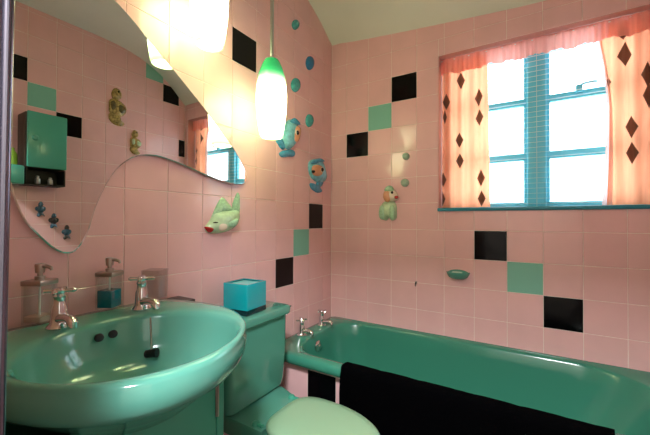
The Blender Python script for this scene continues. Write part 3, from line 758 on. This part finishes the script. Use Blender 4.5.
# soap dispensers and tumbler
def dispenser(y, x, rot, liquid, fill, label):
    z = .8625; t = thing('soap_dispenser', label, 'soap dispenser', (x, y, z), 'square soap dispensers behind the basin', rot)
    M = Matrix.Translation((x, y, z)) @ Matrix.Rotation(rot, 4, 'Z')
    h = .026; H = .098
    mb = MB(); mb.loft([sq(h, 0, .003), sq(h, H, .003)], 0, True, False, M); mb.loft([sq(h-.003, .006, .003), sq(h-.003, H, .003)], 0, True, False, M); mb.build('bottle', CLEAR, t, ang=30)
    mb = MB(); mb.loft([sq(h-.0035, .0065, .003), sq(h-.0035, fill, .003)], 0, True, True, M); mb.build('liquid', liquid, t)
    mb = MB(); mb.box((-h-.001, -h-.001, H), (h+.001, h+.001, H+.013), 0, .002, M); cp = mb.build('cap', BRONZE, t)
    mb = MB(); mb.lathe([(.011, H+.013), (.011, H+.022), (.006, H+.023), (.006, H+.030), (.010, H+.031), (.0115, H+.050), (.010, H+.054), (.003, H+.055)], 0, 20, M)
    mb.tube([M @ Vector((0, 0, H+.046)), M @ Vector((.016, -.0, H+.048)), M @ Vector((.030, 0, H+.044)), M @ Vector((.032, 0, H+.038))], [.006, .005, .0042, .0038], 0, 10); mb.build('pump', BRONZE, t)
    mb = MB(); mb.tube([M @ Vector((0, 0, .012)), M @ Vector((0, 0, H))], .0025, 0, 8); mb.build('dip_tube', WHITEP, t)
dispenser(-1.560, .046, math.radians(28), SOAPW, .020, 'nearly empty clear square soap dispenser behind the left basin tap')
dispenser(-1.392, .046, math.radians(28), SOAPB, .056, 'clear square soap dispenser half full of blue liquid')
z = .8625; tx, ty = .050, -1.252
t = thing('tumbler', 'empty clear square tumbler at the right end of the basin ledge', 'tumbler', (tx, ty, z), None, math.radians(28))
M = Matrix.Translation((tx, ty, z)) @ Matrix.Rotation(math.radians(28), 4, 'Z')
mb = MB(); mb.loft([sq(.029, 0, .003), sq(.031, .100, .003), sq(.0285, .100, .003), sq(.027, .008, .003)], 0, True, True, M); mb.build('cup', CLEARD, t, ang=30)

# ------------------------------------------------------------------ things on the right wall, seen in the mirror
t = thing('wall_cabinet', 'green medicine cabinet on the right wall, seen in the mirror', 'cabinet', (W, -1.07, 1.44))
mb = MB(); mb.box((1.505, -1.175, 1.452), (W, -.965, 1.79), 0, .006); mb.build('body', HALLD, t)
mb = MB(); mb.box((1.488, -1.168, 1.452), (1.505, -.966, 1.795), 0, .006); d_ = mb.build('door', CABG, t)
mb = MB(); mb.lathe([(.016, 0), (.018, .006), (.012, .014), (.002, .016)], 0, 20, Matrix.Translation((1.488, -1.132, 1.632)) @ Matrix.Rotation(-PI/2, 4, 'Y')); mb.build('knob', CABG, d_)
mb = MB()
mb.box((1.51, -1.168, 1.345), (W, -.966, 1.353), 0); mb.box((1.62, -1.168, 1.353), (W, -.966, 1.450), 0); mb.box((1.51, -1.168, 1.353), (W, -1.160, 1.450), 0); mb.box((1.51, -.974, 1.353), (W, -.966, 1.450), 0)
mb.build('open_shelf', DARK, t, smooth=False)
for k, (yy, hh) in enumerate(((-1.10, .05), (-1.035, .045))):
    mb = MB(); mb.lathe([(.012, 0), (.014, .004), (.013, hh*.7), (.008, hh*.8), (.009, hh), (.003, hh+.002)], 0, 18, Matrix.Translation((1.545, yy, 1.3535)))
    tag(mb.build('small_jar', STEEL), ('taller' if k == 0 else 'shorter') + ' little silver jar on the dark shelf under the medicine cabinet', 'jar', 'little jars on the cabinet shelf')
t = thing('wall_box', 'small green box beside the medicine cabinet, low at the mirror edge', 'box', (W, -1.225, 1.34))
mb = MB(); mb.box((1.485, -1.272, 1.342), (1.630, -1.178, 1.456), 0, .010); mb.build('box_body', CABG, t)
mb = MB(); mb.box((1.630, -1.262, 1.36), (W+.001, -1.19, 1.44), 0, .002); mb.build('bracket', STEEL, t)
mb = MB(); mb.lathe([(.022, 0), (.026, .01), (.024, .07), (.012, .09), (.012, .105), (.003, .107)], 0, 20, Matrix.Translation((1.55, -1.222, 1.4565))); tag(mb.build('bottle', YGLASS), 'lime green bottle standing on the small green box', 'bottle')
# olive gold figures
def seahorse(y, z0, z1, m1, m2, label):
    h = z1-z0; t = thing('figure_plaque', label, 'wall plaque', (W, y, z0), 'olive figures reflected in the mirror')
    f = lambda l: [(y + a*h*.60, z0 + b*h) for a, b in l]
    relief(f([(-.3,.45),(-.28,.62),(-.1,.70),(.2,.66),(.42,.55),(.40,.38),(.2,.26),(-.1,.24),(-.28,.32)]), PR, .03).build('body', m1, t, ang=70)
    relief(f([(-.12,.68),(-.2,.82),(-.08,.98),(.12,.98),(.22,.84),(.15,.72)]), PR, .028).build('head', m1, t, ang=70)
    relief(f([(-.25,.30),(-.3,.14),(-.1,.02),(.2,.0),(.36,.08),(.22,.16),(.12,.30)]), PR, .024).build('base', m1, t, ang=70)
    relief(f([(.05,.55),(.3,.52),(.36,.42),(.2,.34),(.02,.40)]), PR, .014, base=.022).build('wing', m2, t, ang=70)
    relief(f([(-.25,.58),(-.08,.60),(-.06,.40),(-.22,.38)]), PR, .014, base=.018).build('arm', m2, t, ang=70)
    relief(f([(.0,.90),(.06,.92),(.07,.87),(.01,.85)]), PR, .008, base=.024).build('eye', INK, t, ang=70)
seahorse(-.598, 1.862, 2.152, OLIVE, OLIVED, 'taller olive gold ceramic figure reflected in the middle of the mirror')
seahorse(-.455, 1.660, 1.858, OLIVE, FISHG, 'shorter olive and green ceramic figure reflected above the mirror dip')
def small_fig(y, zc, m1, m2, label):
    t = thing('figure_plaque', label, 'wall plaque', (W, y, zc-.05), 'three small figures reflected low in the mirror')
    f = lambda l: [(y + a*.032, zc + b*.05) for a, b in l]
    relief(f([(-.6,.1),(-.3,.5),(.3,.5),(.6,.1),(.4,-.4),(-.4,-.4)]), PR, .022).build('body', m1, t, ang=70)
    relief(f([(-.4,.5),(-.2,.95),(.2,1.0),(.45,.6),(.1,.4)]), PR, .022).build('head', m2, t, ang=70)
    relief(f([(-.9,.15),(-.5,.4),(-.4,-.05),(-.7,-.2)]), PR, .012).build('fin', m1, t, ang=70)
    relief(f([(.9,.2),(.5,.4),(.4,0),(.7,-.2)]), PR, .012).build('fin', m1, t, ang=70)
    relief(f([(-.3,-.3),(.3,-.35),(.75,-.95),(.2,-.75),(-.3,-1.0),(-.6,-.8)]), PR, .014).build('tail', m2, t, ang=70)
small_fig(-1.055, 1.197, STEELB, STEELB, 'highest of three small blue grey figures low in the mirror')
small_fig(-.984, 1.122, BRONB, STEELB, 'middle and darkest of three small figures low in the mirror')
small_fig(-.910, 1.042, STEELB, BRONB, 'lowest of three small figures, nearest the bottom tip of the mirror')

# ------------------------------------------------------------------ light
w = bpy.data.worlds.new('world'); scene.world = w; w.use_nodes = True
bg = w.node_tree.nodes['Background']; bg.inputs['Color'].default_value = (.86, .94, 1.0, 1); bg.inputs['Strength'].default_value = 4.2
la = bpy.data.lights.new('hall_fill_light', 'AREA'); la.energy = 62; la.size = .35; la.color = (.92, .96, 1)  # added fill light behind the camera, brightens the dark lower walls
lo = bpy.data.objects.new('hall_fill_light', la); COL.objects.link(lo); lo.location = (1.25, -2.45, 2.47)

vs_ = scene.view_settings
scene.display_settings.display_device = 'sRGB'
vs_.view_transform = 'Standard'; vs_.look = 'None'; vs_.gamma = 1; vs_.use_curve_mapping = False; vs_.exposure = 0.92
